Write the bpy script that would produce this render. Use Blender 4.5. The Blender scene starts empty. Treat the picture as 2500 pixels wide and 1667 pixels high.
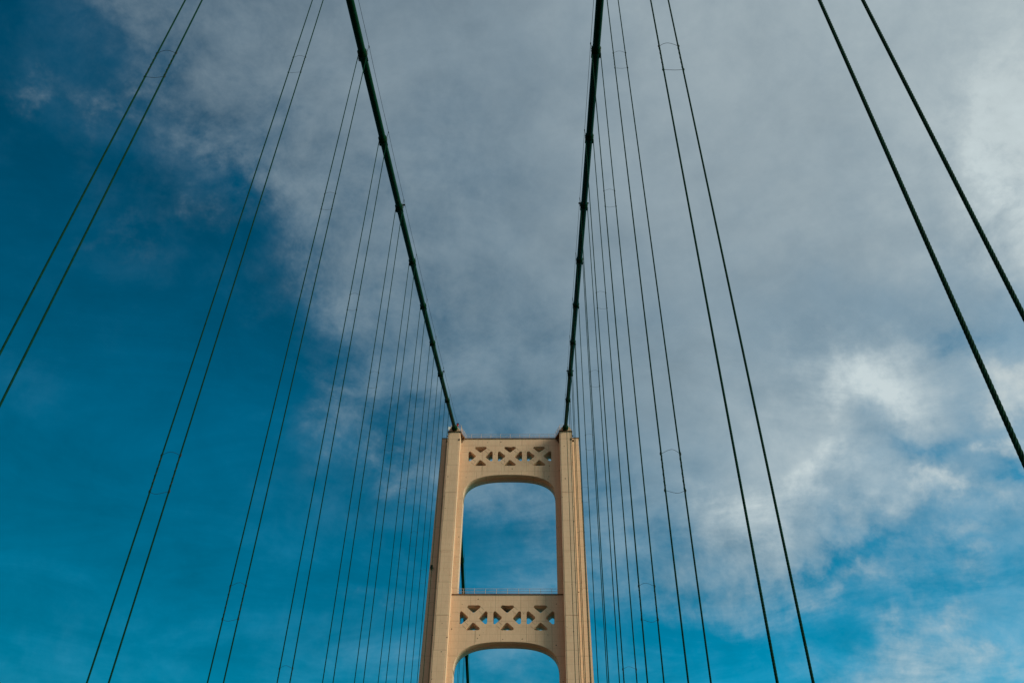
import bpy, bmesh, math, random
import numpy as np
from mathutils import Vector, Matrix
R = math.radians
random.seed(7)
scene = bpy.context.scene
COL = scene.collection

# ------------------------------------------------------------------ camera
F = Vector((math.sin(-.03423)*math.cos(.75352), math.cos(-.03423)*math.cos(.75352), math.sin(.75352)))
_r = Vector((math.cos(-.03423), -math.sin(-.03423), 0)); _u = _r.cross(F)
RR = _r*math.cos(.01717) + _u*math.sin(.01717)
UU = -_r*math.sin(.01717) + _u*math.cos(.01717)
CAMX = 4.8365
cd = bpy.data.cameras.new("camera"); cam = bpy.data.objects.new("camera", cd); COL.objects.link(cam)
cd.sensor_width = 36; cd.lens = 36*2281.3/2500; cd.clip_start = .1; cd.clip_end = 20000
cam.matrix_world = Matrix((( RR.x, UU.x, -F.x, CAMX), (RR.y, UU.y, -F.y, 0), (RR.z, UU.z, -F.z, 0), (0, 0, 0, 1)))
scene.camera = cam
scene.view_settings.view_transform = 'Standard'; scene.view_settings.look = 'None'
scene.view_settings.exposure = 0; scene.view_settings.gamma = 1

# ------------------------------------------------------------------ sun
SUN_AZ = R(112)      # from +Y towards +X : the sun stands to the right of the bridge, a little behind the camera
SUN_EL = R(30)
sd = bpy.data.lights.new("sun", 'SUN'); sun = bpy.data.objects.new("sun", sd); COL.objects.link(sun)
sd.energy = 3.3; sd.angle = R(24); sd.color = (1.0, .93, .76)
sdir = Vector((math.sin(SUN_AZ)*math.cos(SUN_EL), math.cos(SUN_AZ)*math.cos(SUN_EL), math.sin(SUN_EL)))
sun.rotation_euler = (-sdir).to_track_quat('-Z', 'Y').to_euler()

# ------------------------------------------------------------------ sky (world): Nishita sky seen through broken cloud
world = bpy.data.worlds.new("World"); scene.world = world; world.use_nodes = True
nt = world.node_tree; nt.nodes.clear(); N = nt.nodes.new; LK = nt.links.new
def vm(op, a, b=None, c=None):
    n = N('ShaderNodeVectorMath'); n.operation = op
    for i, v in enumerate((a, b, c)):
        if v is None: continue
        if isinstance(v, (tuple, list, Vector)): n.inputs[i].default_value = tuple(v)
        elif isinstance(v, (int, float)): n.inputs[3 if op == 'SCALE' else i].default_value = v
        else: LK(v, n.inputs[3 if (op == 'SCALE' and i == 1) else i])
    return n.outputs['Value'] if op in ('DOT_PRODUCT', 'LENGTH') else n.outputs['Vector']
def mt(op, a, b=None, c=None, clamp=False):
    n = N('ShaderNodeMath'); n.operation = op; n.use_clamp = clamp
    for i, v in enumerate((a, b, c)):
        if v is None: continue
        if isinstance(v, (int, float)): n.inputs[i].default_value = v
        else: LK(v, n.inputs[i])
    return n.outputs[0]
def mixc(f, a, b):
    n = N('ShaderNodeMix'); n.data_type = 'RGBA'
    for s, v in ((n.inputs[0], f), (n.inputs[6], a), (n.inputs[7], b)):
        if isinstance(v, (int, float)): s.default_value = v
        elif isinstance(v, tuple): s.default_value = v + (1,)
        else: LK(v, s)
    return n.outputs[2]
def noise(vec, scale, detail=6, rough=.55, dist=0):
    n = N('ShaderNodeTexNoise'); n.inputs['Scale'].default_value = scale; n.inputs['Detail'].default_value = detail
    n.inputs['Roughness'].default_value = rough; n.inputs['Distortion'].default_value = dist
    LK(vec, n.inputs['Vector']); return n
tc = N('ShaderNodeTexCoord'); D = vm('NORMALIZE', tc.outputs['Generated'])
sep = N('ShaderNodeSeparateXYZ'); LK(D, sep.inputs[0])
dz = mt('MAXIMUM', sep.outputs[2], .06)
inv = mt('DIVIDE', 1.0, dz)
Q = vm('SCALE', D, inv)                                   # position on a flat cloud layer
# sky-map coordinates: fixed world directions
den = mt('MAXIMUM', vm('DOT_PRODUCT', D, F), .12)
u0 = mt('DIVIDE', vm('DOT_PRODUCT', D, RR), den); v0 = mt('DIVIDE', vm('DOT_PRODUCT', D, UU), den)
w1 = noise(D, 5.0, 7, .6); w2 = noise(D, 14.0, 5, .6)
wv = vm('SUBTRACT', w1.outputs['Color'], (.5, .5, .5)); wv2 = vm('SUBTRACT', w2.outputs['Color'], (.5, .5, .5))
wsum = vm('ADD', vm('SCALE', wv, .20), vm('SCALE', wv2, .13))
ws = N('ShaderNodeSeparateXYZ'); LK(wsum, ws.inputs[0])
HW, HH = 1250/2281.3, 833.5/2281.3
uu = mt('ADD', mt('MULTIPLY', mt('ADD', u0, ws.outputs[0]), .5/HW), .5, clamp=True)
vv = mt('ADD', mt('MULTIPLY', mt('ADD', v0, ws.outputs[1]), -.5/HH), .5, clamp=True)
XS = [0, 200, 400, 600, 800, 1000, 1200, 1400, 1600, 1800, 2000, 2200, 2352]
YS = [0, 175, 350, 525, 700, 875, 1050, 1225, 1400, 1568]
COVER = np.array([
 [.08,.22,.40,.47,.55,.58,.63,.73,.79,.82,.85,.90,.93],
 [.12,.10,.36,.48,.54,.57,.61,.71,.78,.80,.83,.87,.92],
 [.04,.06,.24,.30,.48,.48,.57,.67,.75,.78,.80,.85,.94],
 [.05,.05,.12,.15,.42,.50,.55,.65,.72,.75,.74,.78,.88],
 [.03,.03,.03,.10,.33,.45,.50,.58,.66,.62,.60,.64,.60],
 [.00,.00,.00,.03,.28,.42,.50,.60,.68,.76,.80,.66,.62],
 [.00,.00,.00,.03,.14,.28,.40,.55,.64,.74,.62,.45,.50],
 [.00,.00,.00,.03,.08,.14,.25,.38,.52,.70,.48,.42,.42],
 [.02,.03,.03,.06,.10,.14,.20,.25,.20,.22,.24,.32,.34],
 [.10,.05,.05,.08,.15,.18,.25,.20,.12,.12,.36,.34,.30]])
WHITE = np.array([
 [0,0,0,0,0,0,0,.05,.1,.15,.2,.4,.6],
 [0,0,0,0,0,0,0,0,.05,.1,.15,.35,.7],
 [0,0,0,0,0,0,0,0,0,.05,.15,.55,.9],
 [0,0,0,0,0,0,0,0,0,0,.05,.4,.7],
 [0,0,0,0,0,0,0,0,0,.05,.1,.15,.2],
 [0,0,0,0,0,0,0,0,.15,.6,1.1,.35,.4],
 [0,0,0,0,0,0,0,.05,.25,.6,.6,.4,.6],
 [0,0,0,0,0,0,0,.1,.35,1.0,.7,.5,.3],
 [0,0,0,0,0,0,0,0,0,.2,.3,.3,.3],
 [0,0,0,0,0,0,0,0,0,.1,.6,.4,.3]])
def lowrank(M, pairs):
    """field(u, v) of a matrix as a sum of products of colour-ramp functions"""
    U, S, Vt = np.linalg.svd(M); total = None
    for p in range(pairs):
        idx = [3*p, 3*p+1, 3*p+2]
        fu = Vt[idx]; fv = U[:, idx].T
        mu = np.abs(fu).max(1); mv = np.abs(fv).max(1)
        outs = []
        for src, fn, m, pos in ((uu, fu, mu, [x/2352 for x in XS]), (vv, fv, mv, [y/1568 for y in YS])):
            cr = N('ShaderNodeValToRGB'); cr.color_ramp.interpolation = 'B_SPLINE' if False else 'CARDINAL'
            el = cr.color_ramp.elements
            while len(el) < len(pos): el.new(.5)
            for i, q in enumerate(pos): el[i].position = q
            for i in range(len(pos)):
                c = [float(fn[r, i]/m[r]*.5+.5) for r in range(3)]
                el[i].color = (*c, 1)
            LK(src, cr.inputs[0])
            outs.append(vm('SUBTRACT', cr.outputs[0], (.5, .5, .5)))
        wgt = [float(S[idx[r]]*mu[r]*mv[r]*4) for r in range(3)]
        d = vm('DOT_PRODUCT', vm('MULTIPLY', outs[0], wgt), outs[1])
        total = d if total is None else mt('ADD', total, d)
    return total
cover0 = lowrank(COVER, 2)
white0 = mt('MULTIPLY', lowrank(WHITE, 2), .35)
# separate puffs, wisps and gaps: (x, y, rx, ry, more cover, more brightness) on the sky map
PUFFS = [(1890,845,95,60,.08,.75),(1950,920,75,45,.08,.75),(1885,905,50,55,.10,.45),(1820,1105,110,45,.10,.60),(1765,1195,105,46,.16,.9),(1690,1120,80,50,.08,.35),
 (2085,1135,75,34,.42,.85),(2165,1175,55,32,.34,.60),(2290,300,70,150,.06,.55),(2330,430,60,90,.08,.95),(2265,850,45,50,.26,.45),(2315,905,40,35,.22,.5),(2290,1015,60,24,.40,.75),
 (2045,1495,75,48,.40,.75),(2110,1560,110,34,.34,.65),(2250,1530,70,26,.26,.45),(2180,1440,60,22,.22,.3),(1850,1290,60,34,.22,.25),(2310,1180,50,40,.2,.35),(2020,1190,60,24,.16,.4),(1960,1350,90,22,.14,.2),(2230,1290,80,20,.16,.2),(1680,1420,50,14,.14,.1),(2270,1350,40,16,.18,.2),
 (70,220,75,24,.20,0),(265,245,50,34,.22,0),(520,520,70,22,.20,0),(330,560,110,18,.10,0),(720,900,60,60,.10,0),(830,1380,40,16,.14,.1),(900,1010,120,50,.12,0),
 (2085,1035,65,38,-.34,-.2),(2200,990,45,34,-.26,-.2),(1960,1300,90,34,-.30,-.2),(2330,1090,40,34,-.2,0),(640,440,70,34,-.26,0),(520,380,60,30,-.14,0),(1650,1440,160,60,-.12,0),(2180,760,110,34,-.12,-.1)]
PV = N('ShaderNodeCombineXYZ'); LK(mt('MULTIPLY', uu, 2352), PV.inputs[0]); LK(mt('MULTIPLY', vv, 1568), PV.inputs[1])
cover, white, busy = cover0, white0, None
for px, py, rx, ry, ac, aw in PUFFS:
    q = vm('MULTIPLY', vm('SUBTRACT', PV.outputs[0], (px, py, 0)), (1/rx, 1/ry, 0)); g = mt('POWER', 2.0, mt('MULTIPLY', vm('DOT_PRODUCT', q, q), -1.1))
    cover = mt('MULTIPLY_ADD', g, ac*.75, cover)
    if aw: white = mt('MULTIPLY_ADD', g, aw*.46, white)
    busy = g if busy is None else mt('MAXIMUM', busy, g)
mp = N('ShaderNodeMapping'); mp.inputs['Rotation'].default_value = (0, 0, R(-32)); mp.inputs['Scale'].default_value = (1, 1.35, 1)
LK(Q, mp.inputs[0])
n1 = noise(mp.outputs[0], 2.4, 12, .64, .5); n2 = noise(D, 13, 11, .66, .3); n3 = noise(D, 42, 8, .65, .2)
d1 = mt('SUBTRACT', n1.outputs[0], .5); d2 = mt('SUBTRACT', n2.outputs[0], .5); d3 = mt('SUBTRACT', n3.outputs[0], .5)
det = mt('ADD', mt('ADD', mt('MULTIPLY', d1, .9), mt('MULTIPLY', d2, .75)), mt('MULTIPLY', d3, .32))
edge = mt('MAXIMUM', mt('SUBTRACT', 1, mt('MULTIPLY', mt('ABSOLUTE', mt('SUBTRACT', cover0, .29)), 3.2)), 0)
amp = mt('ADD', mt('ADD', mt('MULTIPLY', edge, .62), .24), mt('ADD', mt('MULTIPLY', busy, .55), mt('MULTIPLY', mt('MAXIMUM', white0, 0), .9)))
cf = mt('ADD', cover, mt('MULTIPLY', det, amp), clamp=True)
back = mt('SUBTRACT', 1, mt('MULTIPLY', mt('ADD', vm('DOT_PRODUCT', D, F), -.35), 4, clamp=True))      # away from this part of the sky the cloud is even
cf = mt('ADD', mt('MULTIPLY', cf, mt('SUBTRACT', 1, back)), mt('MULTIPLY', back, mt('ADD', .62, mt('MULTIPLY', det, .8))), clamp=True)
fc = N('ShaderNodeFloatCurve'); cv = fc.mapping.curves[0]
for i, (x, y) in enumerate(((0, 0), (.06, 0.004), (.2, .05), (.35, .19), (.5, .37), (.7, .61), (.85, .82), (1, 1))):
    if i < 1: cv.points[0].location = (x, y)
    elif i == 7: cv.points[-1].location = (x, y)
    else: cv.points.new(x, y)
fc.mapping.update(); LK(cf, fc.inputs['Value']); alpha = fc.outputs[0]
whf = mt('ADD', white, mt('MULTIPLY', det, mt('MULTIPLY', mt('MINIMUM', mt('MAXIMUM', white, 0), .5), 4.0)), clamp=True)
sky = N('ShaderNodeTexSky'); sky.sky_type = 'NISHITA'; sky.sun_disc = False
sky.sun_elevation = SUN_EL; sky.sun_rotation = SUN_AZ; sky.air_density = 1.0; sky.dust_density = .6; sky.ozone_density = 3
tint = N('ShaderNodeCombineXYZ'); tint.inputs[1].default_value = .81; LK(mt('MULTIPLY_ADD', sep.outputs[2], .22, .70), tint.inputs[2])
skyc = vm('SCALE', vm('MULTIPLY', sky.outputs[0], tint.outputs[0]), mt('MULTIPLY_ADD', mt('ADD', d1, mt('MULTIPLY', d2, .5)), .85, 1.06))      # faint high veil
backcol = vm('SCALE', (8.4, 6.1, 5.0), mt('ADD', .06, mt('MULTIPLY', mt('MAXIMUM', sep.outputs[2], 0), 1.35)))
cloudc = mixc(back, mixc(whf, (4.25, 4.95, 5.15), (5.7, 6.6, 6.8)), backcol)      # unseen clouds behind the camera, made warm and bright to fill the tower front
lowsky = mt('ADD', .86, mt('MULTIPLY', mt('MAXIMUM', mt('SUBTRACT', .72, mt('MAXIMUM', sep.outputs[2], .34)), 0), 1.5))      # paler towards the horizon
lowsky = mt('MULTIPLY', lowsky, mt('ADD', 1.02, mt('MULTIPLY', mt('MULTIPLY', sep.outputs[0], .9), mt('SUBTRACT', 1.25, sep.outputs[2]))))      # deeper blue away from the sun
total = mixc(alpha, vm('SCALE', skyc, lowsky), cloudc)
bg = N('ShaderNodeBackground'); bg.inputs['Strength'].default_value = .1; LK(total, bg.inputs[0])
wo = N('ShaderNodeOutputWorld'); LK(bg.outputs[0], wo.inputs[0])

# ------------------------------------------------------------------ materials
def mat(name, col, rough=.6, metal=0, var=.0, scale=1.0, bump=0):
    m = bpy.data.materials.new(name); m.use_nodes = True; t = m.node_tree; b = t.nodes['Principled BSDF']
    b.inputs['Base Color'].default_value = (*col, 1); b.inputs['Roughness'].default_value = rough; b.inputs['Metallic'].default_value = metal
    b.inputs['Specular IOR Level'].default_value = .12
    if var or bump:
        tcn = t.nodes.new('ShaderNodeTexCoord'); n = t.nodes.new('ShaderNodeTexNoise'); n.inputs['Scale'].default_value = scale; n.inputs['Detail'].default_value = 8
        t.links.new(tcn.outputs['Object'], n.inputs['Vector'])
        if var:
            r = t.nodes.new('ShaderNodeValToRGB'); r.color_ramp.elements[0].position = .3; r.color_ramp.elements[1].position = .7
            r.color_ramp.elements[0].color = (*[c*(1-var) for c in col], 1); r.color_ramp.elements[1].color = (*[min(1, c*(1+var)) for c in col], 1)
            t.links.new(n.outputs[0], r.inputs[0]); t.links.new(r.outputs[0], b.inputs['Base Color'])
        if bump:
            bp = t.nodes.new('ShaderNodeBump'); bp.inputs['Strength'].default_value = bump; bp.inputs['Distance'].default_value = .02
            t.links.new(n.outputs[0], bp.inputs['Height']); t.links.new(bp.outputs[0], b.inputs['Normal'])
    return m
def dull(m): m.node_tree.nodes['Principled BSDF'].inputs['Specular IOR Level'].default_value = .04; return m
def tower_paint():
    m = bpy.data.materials.new("ivory_paint"); m.use_nodes = True; t = m.node_tree; b = t.nodes['Principled BSDF']
    n = t.nodes.new; l = t.links.new
    tcn = n('ShaderNodeTexCoord'); sx = n('ShaderNodeSeparateXYZ'); l(tcn.outputs['Object'], sx.inputs[0])
    add = n('ShaderNodeMath'); l(sx.outputs[0], add.inputs[0]); l(sx.outputs[1], add.inputs[1])
    cb = n('ShaderNodeCombineXYZ'); l(add.outputs[0], cb.inputs[0]); l(sx.outputs[2], cb.inputs[1])
    def brick(w, h, ms, off):
        k = n('ShaderNodeTexBrick'); k.inputs['Scale'].default_value = 1; k.inputs['Brick Width'].default_value = w; k.inputs['Row Height'].default_value = h
        k.inputs['Mortar Size'].default_value = ms; k.inputs['Mortar Smooth'].default_value = .6; k.offset = off
        k.inputs['Color1'].default_value = (1, 1, 1, 1); k.inputs['Color2'].default_value = (.955, .955, .955, 1); k.inputs['Mortar'].default_value = (0, 0, 0, 1)
        l(cb.outputs[0], k.inputs['Vector']); return k
    k1 = brick(1.24, 1.17, .045, 0); k2 = brick(4.1, 5.84, .07, .23)
    def nz(s, sc=(1, 1, 1), det=8, rough=.6):
        mpn = n('ShaderNodeMapping'); mpn.inputs['Scale'].default_value = sc; l(tcn.outputs['Object'], mpn.inputs[0])
        k = n('ShaderNodeTexNoise'); k.inputs['Scale'].default_value = s; k.inputs['Detail'].default_value = det; k.inputs['Roughness'].default_value = rough
        l(mpn.outputs[0], k.inputs['Vector']); return k.outputs[0]
    def ramp(v, p0, p1, c0, c1):
        r = n('ShaderNodeValToRGB'); r.color_ramp.elements[0].position = p0; r.color_ramp.elements[1].position = p1
        r.color_ramp.elements[0].color = (*c0, 1); r.color_ramp.elements[1].color = (*c1, 1); l(v, r.inputs[0]); return r.outputs[0]
    def mix(f, a, bb, mode='MIX'):
        k = n('ShaderNodeMix'); k.data_type = 'RGBA'; k.blend_type = mode
        if isinstance(f, float): k.inputs[0].default_value = f
        else: l(f, k.inputs[0])
        for s, v in ((k.inputs[6], a), (k.inputs[7], bb)):
            if isinstance(v, tuple): s.default_value = (*v, 1)
            else: l(v, s)
        return k.outputs[2]
    base = ramp(nz(.35), .3, .7, (.675, .415, .25), (.755, .485, .30))
    base = mix(.28, base, ramp(nz(5, (1, 1, .25)), .3, .7, (.57, .345, .21), (.82, .515, .335)))
    base = mix(.10, base, k1.outputs[0], 'MULTIPLY'); base = mix(.20, base, k2.outputs[0], 'MULTIPLY')
    streak = ramp(nz(3.0, (1, 1, .06), 6), .60, .74, (0, 0, 0), (1, 1, 1))
    base = mix(mix(.75, streak, (0, 0, 0)), base, (.36, .17, .06))
    spots = n('ShaderNodeTexVoronoi'); spots.inputs['Scale'].default_value = .9; l(tcn.outputs['Object'], spots.inputs['Vector'])
    sm = n('ShaderNodeMath'); sm.operation = 'LESS_THAN'; l(spots.outputs['Distance'], sm.inputs[0]); sm.inputs[1].default_value = .10
    sg = n('ShaderNodeMath'); sg.operation = 'GREATER_THAN'; l(nz(1.3), sg.inputs[0]); sg.inputs[1].default_value = .52
    sp = n('ShaderNodeMath'); sp.operation = 'MULTIPLY'; l(sm.outputs[0], sp.inputs[0]); l(sg.outputs[0], sp.inputs[1])
    base = mix(sp.outputs[0], base, (.10, .055, .03))
    l(base, b.inputs['Base Color']); b.inputs['Roughness'].default_value = .62; b.inputs['Specular IOR Level'].default_value = .25
    h = n('ShaderNodeMath'); l(k1.outputs[1], h.inputs[0]); l(k2.outputs[1], h.inputs[1]); h.operation = 'ADD'
    bp = n('ShaderNodeBump'); bp.inputs['Strength'].default_value = .5; bp.inputs['Distance'].default_value = .02; bp.invert = True
    l(h.outputs[0], bp.inputs['Height']); l(bp.outputs[0], b.inputs['Normal'])
    return m
M_TOWER = tower_paint()
M_GREEN = dull(mat("green_paint", (.002, .036, .010), .5, 0, .25, 3))
M_ROPE = dull(mat("rope_green", (.002, .030, .016), .8, 0, .3, 9))
M_WIRE = mat("wire_grey", (.022, .024, .022), .7, 0, .2, 5)
M_RAIL = mat("railing_paint", (.60, .42, .34), .6, 0, .25, 2)
M_RUST = mat("rusty_edge", (.16, .075, .035), .8, 0, .5, 2)
M_BLACK = mat("black_metal", (.015, .015, .015), .5, 0, .2, 4)
M_RED = mat("red_lens", (.35, .02, .015), .25, 0, .2, 4)
M_WHITE = mat("white_paint", (.78, .76, .72), .5, 0, .1, 4)
M_ASPH = mat("asphalt", (.04, .04, .04), .9, 0, .3, 2, .3)
M_WATER = mat("lake_water", (.004, .010, .012), .3, 0, .2, .02, .6)

# ------------------------------------------------------------------ mesh helpers
class MB:
    def __init__(s): s.v = []; s.f = []; s.sm = []
    def add(s, vs, fs, smooth=False):
        o = len(s.v); s.v += [tuple(p) for p in vs]; s.f += [tuple(i+o for i in f) for f in fs]; s.sm += [smooth]*len(fs); return s
    def box(s, x0, x1, y0, y1, z0, z1):
        return s.add([(x0,y0,z0),(x1,y0,z0),(x1,y1,z0),(x0,y1,z0),(x0,y0,z1),(x1,y0,z1),(x1,y1,z1),(x0,y1,z1)],
                     [(0,3,2,1),(4,5,6,7),(0,1,5,4),(1,2,6,5),(2,3,7,6),(3,0,4,7)])
    def tube(s, pts, r, n=8, smooth=True, cap=True):
        pts = [Vector(p) for p in pts]; m = len(pts); vs = []; fs = []
        rs = r if isinstance(r, (list, tuple)) else [r]*m
        t = (pts[1]-pts[0]).normalized(); a = t.orthogonal().normalized()
        for i, p in enumerate(pts):
            t = (pts[min(i+1, m-1)]-pts[max(i-1, 0)]).normalized(); a = (a - t*a.dot(t)).normalized(); b = t.cross(a)
            for j in range(n):
                q = 2*math.pi*j/n; vs.append(p + (a*math.cos(q)+b*math.sin(q))*rs[i])
        for i in range(m-1):
            for j in range(n): k = (j+1) % n; fs.append((i*n+j, i*n+k, (i+1)*n+k, (i+1)*n+j))
        s.add(vs, fs, smooth)
        if cap: s.add([vs[j] for j in range(n)], [tuple(reversed(range(n)))]); s.add([vs[(m-1)*n+j] for j in range(n)], [tuple(range(n))])
        return s
    def prism(s, poly, axis, a, b, smooth=False):
        """polygon in the plane across `axis` (0: yz, 1: xz, 2: xy) from a to b"""
        def P(p, c): return [(c, p[0], p[1]), (p[0], c, p[1]), (p[0], p[1], c)][axis]
        n = len(poly); vs = [P(p, a) for p in poly] + [P(p, b) for p in poly]
        s.add(vs, [tuple(range(n))[::-1], tuple(range(n, 2*n))] + [(i, (i+1) % n, n+(i+1) % n, n+i) for i in range(n)], smooth); return s
    def join(s, other, slot):
        s.mi = getattr(s, 'mi', []) + [0]*(len(s.f)-len(getattr(s, 'mi', []))); n = len(s.f)
        o = len(s.v); s.v += other.v; s.f += [tuple(i+o for i in f) for f in other.f]; s.sm += other.sm; s.mi += [slot]*len(other.f); return s
    def build(s, name, m, parent=None, extra=()):
        me = bpy.data.meshes.new(name); me.from_pydata(s.v, [], s.f); me.update()
        me.polygons.foreach_set('use_smooth', s.sm)
        if hasattr(s, 'mi'): me.polygons.foreach_set('material_index', s.mi)
        bm = bmesh.new(); bm.from_mesh(me); bmesh.ops.recalc_face_normals(bm, faces=bm.faces); bm.to_mesh(me); bm.free()
        me.materials.append(m)
        for e in extra: me.materials.append(e)
        o = bpy.data.objects.new(name, me); COL.objects.link(o)
        if parent: o.parent = parent; o.matrix_parent_inverse = par_inv(parent)
        return o
def par_inv(p):
    # every built mesh sits at the world origin, only the empties are placed
    return Matrix.Translation(-Vector(p.location)) if p.type == 'EMPTY' else Matrix.Identity(4)
def empty(name, loc): o = bpy.data.objects.new(name, None); COL.objects.link(o); o.location = loc; o.empty_display_size = .5; return o
def tag(o, label=None, cat=None, group=None, kind=None):
    for k, v in (('label', label), ('category', cat), ('group', group), ('kind', kind)):
        if v: o[k] = v
    return o

# ------------------------------------------------------------------ bridge data
W = 10.36; G = .3826; DY = 11.56342; YH = 42.85454; YT = 138.01559
def cab(y): d = YT-y; return 107.603 - .36945*d + .00032*d*d
def side(y): d = y-141.9; return 108.75 - .43*d + .0004*d*d
YF, YW, YB, YP = 138.4, 140.4, 142.85, 144.85       # pilaster front, wing front, wing back, pilaster back
ZT = 106.85

# ------------------------------------------------------------------ setting
tag(MB().box(-11.2, 11.2, -80, 420, -2.6, -1.7).build('road', M_ASPH), kind='structure')
w = MB(); w.add([(-9000,-9000,-62),(9000,-9000,-62),(9000,9000,-62),(-9000,9000,-62)], [(0,1,2,3)])
tag(w.build('water', M_WATER), kind='structure')

# ------------------------------------------------------------------ tower
tower = empty('bridge_tower', (0, 141.6, -62))
tag(tower, "tall cream painted steel portal tower with X shaped openings carrying both cables", "bridge tower")
def leg(s):
    m = MB(); rings = []
    for z in (-62, ZT):
        xo = 12.8 + .0152*(106.1-z)
        pl = [(8.27,YW),(9.21,YW),(9.21,YF),(11.5,YF),(11.5,YW),(xo,YW),(xo,YB),(11.5,YB),(11.5,YP),(9.21,YP),(9.21,YB),(8.27,YB)]
        rings.append([(s*x, y, z) for x, y in pl])
    n = 12; m.add(rings[0]+rings[1], [(i, (i+1) % n, n+(i+1) % n, n+i) for i in range(n)] + [tuple(range(n)), tuple(range(n, 2*n))])
    L = m.build('leg', M_TOWER, tower)
    # raised cover plate down the front of the shaft, in lengths with open joints
    p = MB(); seams = [106.6, 93.4, 81.55, 70.1, 58.4, 46.7, 35, 23, 11, 0, -20, -40, -61.5]
    for a, b in zip(seams, seams[1:]):
        x0, x1 = sorted((s*9.40, s*11.30)); p.box(x0, x1, YF-.05, YF-.003, b+.02, a-.02)
    p.build('cover_plate', M_TOWER, L)
    # lip under the saddle housing and wing cap
    c = MB(); x0, x1 = sorted((s*9.10, s*11.62)); c.box(x0, x1, YF-.14, YF+2.1, ZT+.003, ZT+.15)
    x0, x1 = sorted((s*11.63, s*12.88)); c.box(x0, x1, YW-.08, YB+.08, ZT+.003, ZT+.11)
    c.build('cap_plate', M_RUST, L)
    # saddle housing with rounded shoulders
    h = MB(); prof = [(s*x, z) for x, z in ((9.30,ZT+.153),(9.30,107.42),(9.48,107.86),(9.80,108.16),(10.1,108.28),(10.72,108.28),(11.0,108.14),(11.28,107.82),(11.46,107.40),(11.46,ZT+.153))]
    h.prism(prof, 1, YF+.22, YF+2.0)
    prof2 = [(s*x, z) for x, z in ((9.35,ZT+.16),(9.35,108.0),(9.75,108.75),(10.1,109.0),(10.7,109.0),(11.0,108.75),(11.4,108.0),(11.4,ZT+.16))]
    h.prism(prof2, 1, YF+2.003, YP-.3)
    H = h.build('saddle_housing', M_TOWER, L)
    # railing round the top of the leg
    r = MB()
    xs = (s*9.35, s*11.3); y0, y1 = YF+2.3, YP-.1
    for z in (109.75, 110.25):
        r.tube([(xs[0], y0, z), (xs[1], y0, z), (xs[1], y1, z), (xs[0], y1, z), (xs[0], y0, z)], .035, 6, cap=False)
    for x in (xs[0], (xs[0]+xs[1])/2, xs[1]):
        for y in (y0, y1): r.tube([(x, y, 108.9), (x, y, 110.25)], .035, 6)
    r.build('railing', M_RAIL, L)
    # small brackets and a box near the head
    k = MB()
    xo = s*11.5; k.box(min(xo, xo+s*.28), max(xo, xo+s*.28), YF+.1, YF+.3, 105.95, 106.1); k.build('bracket', M_BLACK, L)
    k = MB(); k.box(min(xo, xo+s*.34), max(xo, xo+s*.34), YF+.1, YF+.35, 104.75, 105.05); k.build('bracket', M_RUST, L)
    xb = 11.33 if s > 0 else -9.37; k = MB(); k.box(xb-.09, xb+.09, YF-.14, YF-.004, 104.9, 105.2); k.build('junction_box', M_BLACK, L)
    return L
LEGS = {s: leg(s) for s in (-1, 1)}

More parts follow.
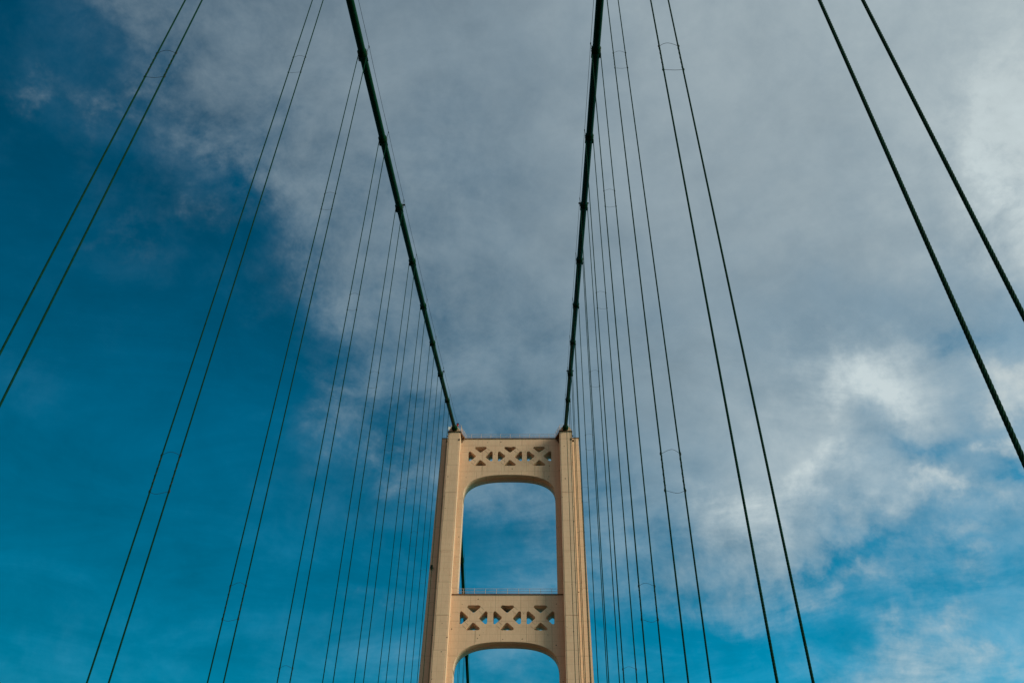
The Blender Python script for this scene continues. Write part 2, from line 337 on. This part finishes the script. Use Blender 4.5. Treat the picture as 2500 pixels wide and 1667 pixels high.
def rounded(poly, r, n=5):
    out = []; m = len(poly)
    for i in range(m):
        p = Vector(poly[i]); a = (Vector(poly[i-1])-p).normalized(); b = (Vector(poly[(i+1) % m])-p).normalized()
        ang = a.angle(b); t = r/math.tan(ang/2); A = p+a*t; B = p+b*t; c = p+(a+b).normalized()*(r/math.sin(ang/2))
        va = A-c; vb = B-c; tot = -math.atan2(va.x*vb.y-va.y*vb.x, va.dot(vb))
        for k in range(n+1):
            q = -tot*k/n; ca, sa = math.cos(q), math.sin(q); out.append((c.x+va.x*ca-va.y*sa, c.y+va.x*sa+va.y*ca))
    return out
def strut(ztop, zapex, zc, rails):
    outline = [(-8.266, ztop), (-8.266, zapex-4.8)]
    for i in range(1, 60):
        th = math.pi*(1-i/60); c, sn = math.cos(th), math.sin(th); e = 2/2.7
        outline.append((8.266*math.copysign(abs(c)**e, c), zapex-4.8+4.8*abs(sn)**e))
    outline += [(8.266, zapex-4.8), (8.266, ztop)]
    cu = bpy.data.curves.new('portal_strut', 'CURVE'); cu.dimensions = '2D'; cu.fill_mode = 'BOTH'; cu.extrude = (YB-YW)/2
    polys = [outline]
    for cx in (-5.45, 0.0, 5.40):
        for sg in (1, -1):
            polys.append(rounded([(cx-1.52, zc+sg*2.165), (cx+1.52, zc+sg*2.165), (cx, zc+sg*.77)], .27))
            polys.append(rounded([(cx+sg*2.26, zc-1.49), (cx+sg*2.26, zc+1.49), (cx+sg*.73, zc)], .27))
    for pl in polys:
        sp = cu.splines.new('POLY'); sp.points.add(len(pl)-1); sp.use_cyclic_u = True
        for q, (x, z) in zip(sp.points, pl): q.co = (x, z, 0, 1)
    tmp = bpy.data.objects.new('tmp', cu); COL.objects.link(tmp)
    dg = bpy.context.evaluated_depsgraph_get(); me = bpy.data.meshes.new_from_object(tmp.evaluated_get(dg)); me.name = 'portal_strut'
    bpy.data.objects.remove(tmp)
    ym = (YW+YB)/2
    for v in me.vertices: x, z, y = v.co; v.co = (x, ym-y, z)
    me.materials.clear(); me.materials.append(M_TOWER)
    bm = bmesh.new(); bm.from_mesh(me); bmesh.ops.remove_doubles(bm, verts=bm.verts, dist=1e-4); bmesh.ops.recalc_face_normals(bm, faces=bm.faces); bm.to_mesh(me); bm.free()
    o = bpy.data.objects.new('portal_strut', me); COL.objects.link(o); o.parent = tower; o.matrix_parent_inverse = par_inv(tower)
    xe = 9.19; d = MB()
    d.box(-xe, xe, YW-.10, YW-.003, ztop-.06, ztop+.09); d.box(-xe, xe, YB+.003, YB+.10, ztop-.06, ztop+.09); d.box(-8.26, 8.26, YW-.003, YB+.003, ztop+.003, ztop+.09)
    d.build('top_plate', M_RUST, o)
    # welded seams of the plating below the openings
    sm = MB()
    for x in (-5.0, 4.55): sm.box(x-.02, x+.02, YW-.012, YW-.002, zapex-.1 - .0, zc-2.3)
    for x0, x1 in ((-8.9, -7.9), (-3.05, -2.4), (2.45, 3.0)): sm.box(x0, x1, YW-.012, YW-.002, zc+.95, zc+.98)
    for x0, x1 in ((-3.05, -2.4), (2.45, 3.0)): sm.box(x0, x1, YW-.012, YW-.002, zc-1.42, zc-1.39)
    for cx in (-5.45, 0.0, 5.40):
        for sg in (1, -1):
            a = Vector((cx+sg*1.55, YW-.007, zc+sg*.55)); b = a+Vector((-sg*.75, 0, sg*.70)); sm.tube([a, b], .014, 4, False)
            a = Vector((cx-sg*.95, YW-.007, zc-sg*2.05)); b = a+Vector((-sg*.75, 0, sg*.70)); sm.tube([a, b], .014, 4, False)
    me.materials.append(mat_seam); bm = bmesh.new(); bm.from_mesh(me); vv_ = [bm.verts.new(p) for p in sm.v]
    for f in sm.f: q = bm.faces.new([vv_[i] for i in f]); q.material_index = 1
    bm.to_mesh(me); bm.free()
    if rails:
        for y in (YW+.06, YB-.06):
            rl = MB()
            for hz in (1.02, .60, .30): rl.tube([(-8.3, y, ztop+hz+.05), (8.3, y, ztop+hz+.05)], .032, 6)
            for k in range(-4, 5): rl.box(k*1.822-.03, k*1.822+.03, y-.04, y+.04, ztop+.09, ztop+1.06)
            for x in (-8.3, 8.3): rl.box(x-.035, x+.035, y-.03, y+.03, ztop+.09, ztop+1.06)
            rl.build('railing', M_RAIL, o)
    return o
mat_seam = mat("seam_paint", (.36, .25, .15), .7, 0, .2, 3)
strut(ZT-.05, 98.61, 102.76, [1]); strut(74.80, 66.64, 70.74, [1]); strut(43.5, 35.3, 39.4, [1])
# walkway brackets from the strut deck to the shaft heads
for s in (-1, 1):
    p = MB(); p.prism([(s*9.195, YF-.05), (s*9.195, YW-.11), (s*8.45, YW-.11)], 2, ZT-.22, ZT+.10); P = p.build('access_platform', M_RUST, tower)
    r = MB(); a = Vector((s*9.16, YF-.02, 0)); b = Vector((s*8.47, YW-.1, 0))
    for hz in (1.15, .70, .30): r.tube([a+Vector((0, 0, ZT+hz)), b+Vector((0, 0, ZT+hz))], .032, 6)
    for t in (0, .33, .66, 1): q = a.lerp(b, t); r.tube([q+Vector((0, 0, ZT+.1)), q+Vector((0, 0, ZT+1.15))], .03, 6)
    r.build('railing', M_RAIL, P)
    MB().tube([(s*9.1, YW-.2, ZT-1.1), (s*8.6, YW-.25, ZT-.24)], .07, 6).build('brace', M_RUST, P)
    MB().tube([(s*9.12, YW-1.0, ZT-.9), (s*8.85, YW-1.0, ZT-.24)], .06, 6).build('brace', M_RUST, P)

# ------------------------------------------------------------------ main cables
def sweep(name, m, pts, r, parent, n=16):
    return MB().tube(pts, r, n).build(name, m, parent)
KS = list(range(-3, 8))
SIDEY = [157.05+11.7*i for i in range(5)]
def band(x, y, zfun, s, parent, down):
    """clamp round the cable: shell, grooved ridges, bolts; `down` = +1 when the cable falls towards -y"""
    t = Vector((0, 1, (zfun(y+.5)-zfun(y-.5)))).normalized()*down; c = Vector((x, y, zfun(y)))
    up = Vector((0, -t.z, t.y)); up = up if up.z > 0 else -up; sd_ = Vector((1, 0, 0))
    m = MB(); m.tube([c-t*.42, c+t*.72], .368, 20)
    for q, rr in ((-.40, .425), (-.05, .44), (.05, .42)): m.tube([c+t*(q-.05), c+t*(q-.02), c+t*(q+.02), c+t*(q+.05)], [.375, rr, rr, .375], 20)
    out = sd_*(1 if x > 0 else -1)
    for sgn in (1, -1):
        fl = out*sgn
        m.tube([c+t*.12+fl*.36-up*.10, c+t*.70+fl*.36-up*.10], .055, 6)
    b = MB()
    for q in (.20, .34, .48, .62): b.tube([c+t*q+out*.33-up*.22, c+t*q+out*.47-up*.14], .034, 6, False)
    for q in (-.28, ): b.tube([c+t*q+out*.36-up*.2, c+t*q+out*.44+up*.1], .03, 6, False); b.tube([c+t*q-out*.36-up*.2, c+t*q-out*.44+up*.1], .03, 6, False)
    B = m.join(b, 1).build('cable_band', M_GREEN, parent, (M_BLACK,))
    for sx in (-1, 1):
        st = MB(); a = c+Vector((sx*.30, 0, .20)); e = c+Vector((sx*.41, 0, 1.38)); st.tube([a, e], .022, 6); st.tube([e-Vector((0, .10, .10)), e+Vector((0, .10, .04))], .05, 6)
        st.build('stanchion', M_WIRE, B)
names = {-1: 'left', 1: 'right'}
for s in (-1, 1):
    x = s*W
    root = empty('main_cable', (x, 138, cab(138)))
    tag(root, f"thick dark green main suspension cable running up to the {names[s]} leg of the tower", "suspension cable", "main cables of the bridge")
    pts = [(x, y, cab(y)) for y in np.linspace(-40, 139.6, 110)] + [(x, 140.8, 108.45), (x, 141.9, 108.62), (x, 143.0, 108.35)] + [(x, y, side(y)) for y in np.linspace(144.5, 330, 80)]
    sweep('cable', M_GREEN, pts, .335, root, 20)
    tt = Vector((0, 1, .369)).normalized(); c = Vector((x, 138.0, cab(138.0)))
    MB().tube([c-tt*.55, c-tt*.50, c-tt*.1, c+tt*.35, c+tt*.9], [.33, .42, .55, .58, .58], 20).build('collar', M_GREEN, root)
    for k in KS:
        if k == -3 and s < 0: continue
        band(x, YH+k*DY, cab, s, root, 1)
    for y in SIDEY: band(x, y, side, s, root, -1)
    for sx in (-1, 1):
        hp = []
        for k in range(-4, 8): y = YH+k*DY; hp.append((x+sx*.41, y, cab(y)+1.38))
        hp.append((x+sx*.41, 138.6, cab(138.6)+1.35))
        full = []
        for a, b in zip(hp, hp[1:]):
            for i in range(6): t = i/6; p = Vector(a).lerp(Vector(b), t); p.z -= .10*4*t*(1-t); full.append(p)
        full.append(Vector(hp[-1])); MB().tube(full, .018, 6).build('hand_rope', M_WIRE, root)
        hp = [(x+sx*.41, 144.9, side(144.9)+1.3)] + [(x+sx*.41, y, side(y)+1.38) for y in SIDEY]
        MB().tube(hp, .018, 6).build('hand_rope', M_WIRE, root)

# ------------------------------------------------------------------ suspenders
def rope_mesh(name, pts_fn, length, rad, step, strands):
    """sweep along pts_fn(s)->(x,z) in the xz plane; six-strand twisted outline when strands"""
    ss = np.arange(0, length+step*.5, step); P = np.array([pts_fn(q) for q in ss]); T = np.gradient(P, axis=0); T /= np.linalg.norm(T, axis=1)[:, None]
    n = 24 if strands else 8; th = np.arange(n)*2*math.pi/n
    if strands:
        lay = .46; loc = (th+math.pi/6) % (math.pi/3) - math.pi/6; rs = rad/3; rc = 2*rs
        rr = np.repeat((rc*np.cos(loc)+np.sqrt(np.maximum(rs*rs-(rc*np.sin(loc))**2, 0)))[None, :], len(ss), 0)
        th = th[None, :] + ss[:, None]*2*math.pi/lay
    else: rr = np.full((len(ss), n), rad); th = np.repeat(th[None, :], len(ss), 0)
    V = np.zeros((len(ss), n, 3)); c, sn = np.cos(th), np.sin(th)
    V[:, :, 0] = P[:, None, 0] + rr*c*T[:, 1:2]; V[:, :, 2] = P[:, None, 1] - rr*c*T[:, 0:1]; V[:, :, 1] = rr*sn
    m = len(ss); i = np.arange(m-1)[:, None]*n; j = np.arange(n)[None, :]; j2 = (j+1) % n
    Fq = np.stack([i+j, i+j2, i+n+j2, i+n+j], -1).reshape(-1, 4)
    me = bpy.data.meshes.new(name); me.vertices.add(m*n); me.vertices.foreach_set('co', V.reshape(-1))
    me.loops.add(Fq.size); me.loops.foreach_set('vertex_index', Fq.reshape(-1).astype(np.int32))
    me.polygons.add(len(Fq)); me.polygons.foreach_set('loop_start', (np.arange(len(Fq))*4).astype(np.int32)); me.polygons.foreach_set('loop_total', np.full(len(Fq), 4, np.int32))
    me.update(calc_edges=True); me.polygons.foreach_set('use_smooth', [True]*len(Fq)); me.materials.append(M_ROPE); me.update()
    return me
def link(name, me, parent): o = bpy.data.objects.new(name, me); COL.objects.link(o); o.parent = parent; return o
rng = random.Random(11)
def tie_set(root, z0, z1):
    """one cage of tie wires: a bowed wire above, one below, and wire wrapped round each rope between them"""
    for zz, sg in ((z1, 1), (z0, -1)):
        b = MB(); pts = []; j = rng.uniform(-.16, .16); amp = rng.uniform(.12, .17)
        for i in range(13):
            t = i/12; q = math.sin(math.pi*t**(1+j*.6)); pts.append((-G+2*G*t, -.05*math.sin(math.pi*t), zz+sg*amp*(q-.25*math.sin(2*math.pi*t)*j*3)))
        b.tube(pts, .0085, 5); b.build('tie_wire', M_WIRE, None).parent = root
    for sx in (-1, 1):
        w_ = MB(); pts = []; L = z1-z0; turns = 5; hand = rng.uniform(0, 6)
        for i in range(81):
            t = i/80; a = hand+t*turns*2*math.pi; pts.append((sx*G+.033*math.cos(a), .033*math.sin(a), z0+L*t))
        w_.tube(pts, .012, 5)
        for zz in (z0, z1): w_.tube([(sx*(G+.03), 0, zz-.09), (sx*(G+.035), 0, zz), (sx*(G+.03), 0, zz+.09)], [.012, .030, .012], 8)
        w_.build('wire_wrap', M_WIRE, None).parent = root
ordw = ['', 'nearest', 'second', 'third', 'fourth', 'fifth', 'sixth', 'seventh', 'eighth', 'ninth', 'tenth', 'eleventh']
TIES = {-3: [33.5], -2: [34.1], -1: [53.85, 22.1], 0: [54.5, 22.4], 1: [55.7, 23.2], 2: [57.1, 24.2], 3: [58.5, 25.2], 4: [59.8, 26.2], 5: [61.15, 27.2], 6: [62.4, 28.2], 7: [63.7, 29.2]}
def labels(s, k):
    pos = 8-k
    w_ = 'left' if s < 0 else 'right'
    if k == -3: return "thickest rope pair with visible twisted strands at the far right of the photo"
    if k == -2 and s < 0: return "outermost suspender rope pair cutting the upper left corner of the photo"
    if k == -2: return "pair of dark suspender ropes next inside the thick twisted pair on the right"
    if k == -1: return f"{w_} rope pair reaching the top edge, just outside the pairs whose clamps show"
    if k == 7: return f"{w_} rope pair hanging from the cable clamp nearest the tower"
    return f"{w_} rope pair hanging from the {ordw[pos]} cable clamp counted out from the tower"
made = {}
for k in KS:
    zc = cab(YH+k*DY); z0 = -1.7; straight = zc-z0; near = k <= -1; Rr = G
    for sx in (-1, 1):
        def fn(q, sx=sx, straight=straight, z0=z0):
            if q <= straight: return (sx*Rr, z0+q)
            a = (q-straight)/Rr; return (sx*Rr*math.cos(a), z0+straight+Rr*math.sin(a))
        # near ropes: modelled strands
        L = straight+Rr*math.pi/2
        if near: made[k, sx] = rope_mesh('rope', fn, L, .033 if k == -3 else .035, .0288, True)
        else:
            me = rope_mesh('rope', fn, L, .037, .12, False); made[k, sx] = me
    for s in (-1, 1):
        if k == -3 and s < 0: continue
        y = YH+k*DY
        root = empty('suspender', (s*W, y, 0)); tag(root, labels(s, k), "suspender rope", "suspender rope pairs hanging from the main cables")
        for sx in (-1, 1): link('rope', made[k, sx], root)
        for zt in TIES[k]: tie_set(root, zt-.9, zt+.9)
sl = {0: "behind the tower, nearest to it", 1: "behind the tower, second from it", 2: "behind the tower, third from it", 3: "behind the tower, fourth from it", 4: "behind the tower, farthest from it"}
for i, y in enumerate(SIDEY):
    zc = side(y); straight = zc+1.7
    ms = {}
    for sx in (-1, 1):
        def fn(q, sx=sx, straight=straight):
            if q <= straight: return (sx*G, -1.7+q)
            a = (q-straight)/G; return (sx*G*math.cos(a), -1.7+straight+G*math.sin(a))
        ms[sx] = rope_mesh('rope', fn, straight+G*math.pi/2, .034, .12, False)
    for s in (-1, 1):
        root = empty('suspender', (s*W, y, 0)); tag(root, f"{names[s]} thin suspender rope pair {sl[i]}", "suspender rope", "suspender rope pairs hanging from the main cables")
        for sx in (-1, 1): link('rope', ms[sx], root)

# ------------------------------------------------------------------ lamps and fittings
def cable_lamp(x, y, label):
    z = cab(y); root = empty('cable_lamp', (x, y, z)); tag(root, label, "lamp", "small lamps fixed along the main cables")
    MB().tube([(x, y, z+.15), (x, y, z+.62)], .025, 6).build('post', M_BLACK, root)
    m = MB(); m.tube([(x-.15, y, z+.70), (x+.15, y, z+.70)], [.10, .10], 10); m.build('housing', M_BLACK, root)
    MB().tube([(x, y, z+.79), (x, y, z+.86)], [.06, .045], 10).build('lens', M_BLACK, root)
y3, y7 = YH+2*DY+.25, YH+6*DY+.25
cable_lamp(-W+.42, y3, "small black lamp on the inner side of the left cable, halfway up")
cable_lamp(-W+.42, y7, "small black lamp on the inner side of the left cable near the tower")
cable_lamp(W-.42, y3, "small black lamp on the inner side of the right cable, halfway up")
cable_lamp(W+.42, y3, "small black lamp on the outer side of the right cable, halfway up")
cable_lamp(W-.42, y7, "small black lamp on the inner side of the right cable near the tower")
cable_lamp(W+.42, y7, "small black lamp on the outer side of the right cable near the tower")

b = empty('beacon', (-9.95, 139.3, 108.3)); tag(b, "red beacon lamp beside the cable on top of the left tower leg", "beacon")
MB().tube([(-9.95, 139.3, 108.2), (-9.95, 139.3, 108.95)], .05, 8).build('post', M_RAIL, b)
MB().tube([(-9.95, 139.3, 108.95), (-9.95, 139.3, 109.02), (-9.95, 139.3, 109.3), (-9.95, 139.3, 109.45)], [.18, .2, .18, .05], 12).build('lens', M_RED, b)
MB().box(-10.17, -9.73, 139.22, 139.5, 109.45, 109.62).build('cap', M_BLACK, b)
b = empty('aerial', (-11.4, 139.2, 107.9)); tag(b, "small white aerial on the outer edge of the left tower head", "aerial")
MB().tube([(-11.35, 139.2, 107.0), (-11.62, 139.2, 108.75)], .05, 8).build('mast', M_WHITE, b)
MB().tube([(-11.50, 139.15, 108.35), (-11.40, 139.05, 108.25)], [.05, .30], 14).build('dish', M_WHITE, b)
MB().tube([(-11.45, 139.2, 108.8), (-10.95, 139.2, 108.35)], .03, 6).build('arm', M_BLACK, b)
b = empty('floodlight', (-12.86, 140.3, 79.7)); tag(b, "black floodlight fixed to the dark outer face of the left tower leg", "floodlight")
MB().box(-13.02, -12.66, 140.0, 140.3, 79.55, 80.05).build('housing', M_BLACK, b)
MB().box(-12.90, -12.78, 140.28, 140.397, 79.2, 79.5).build('bracket', M_BLACK, b)
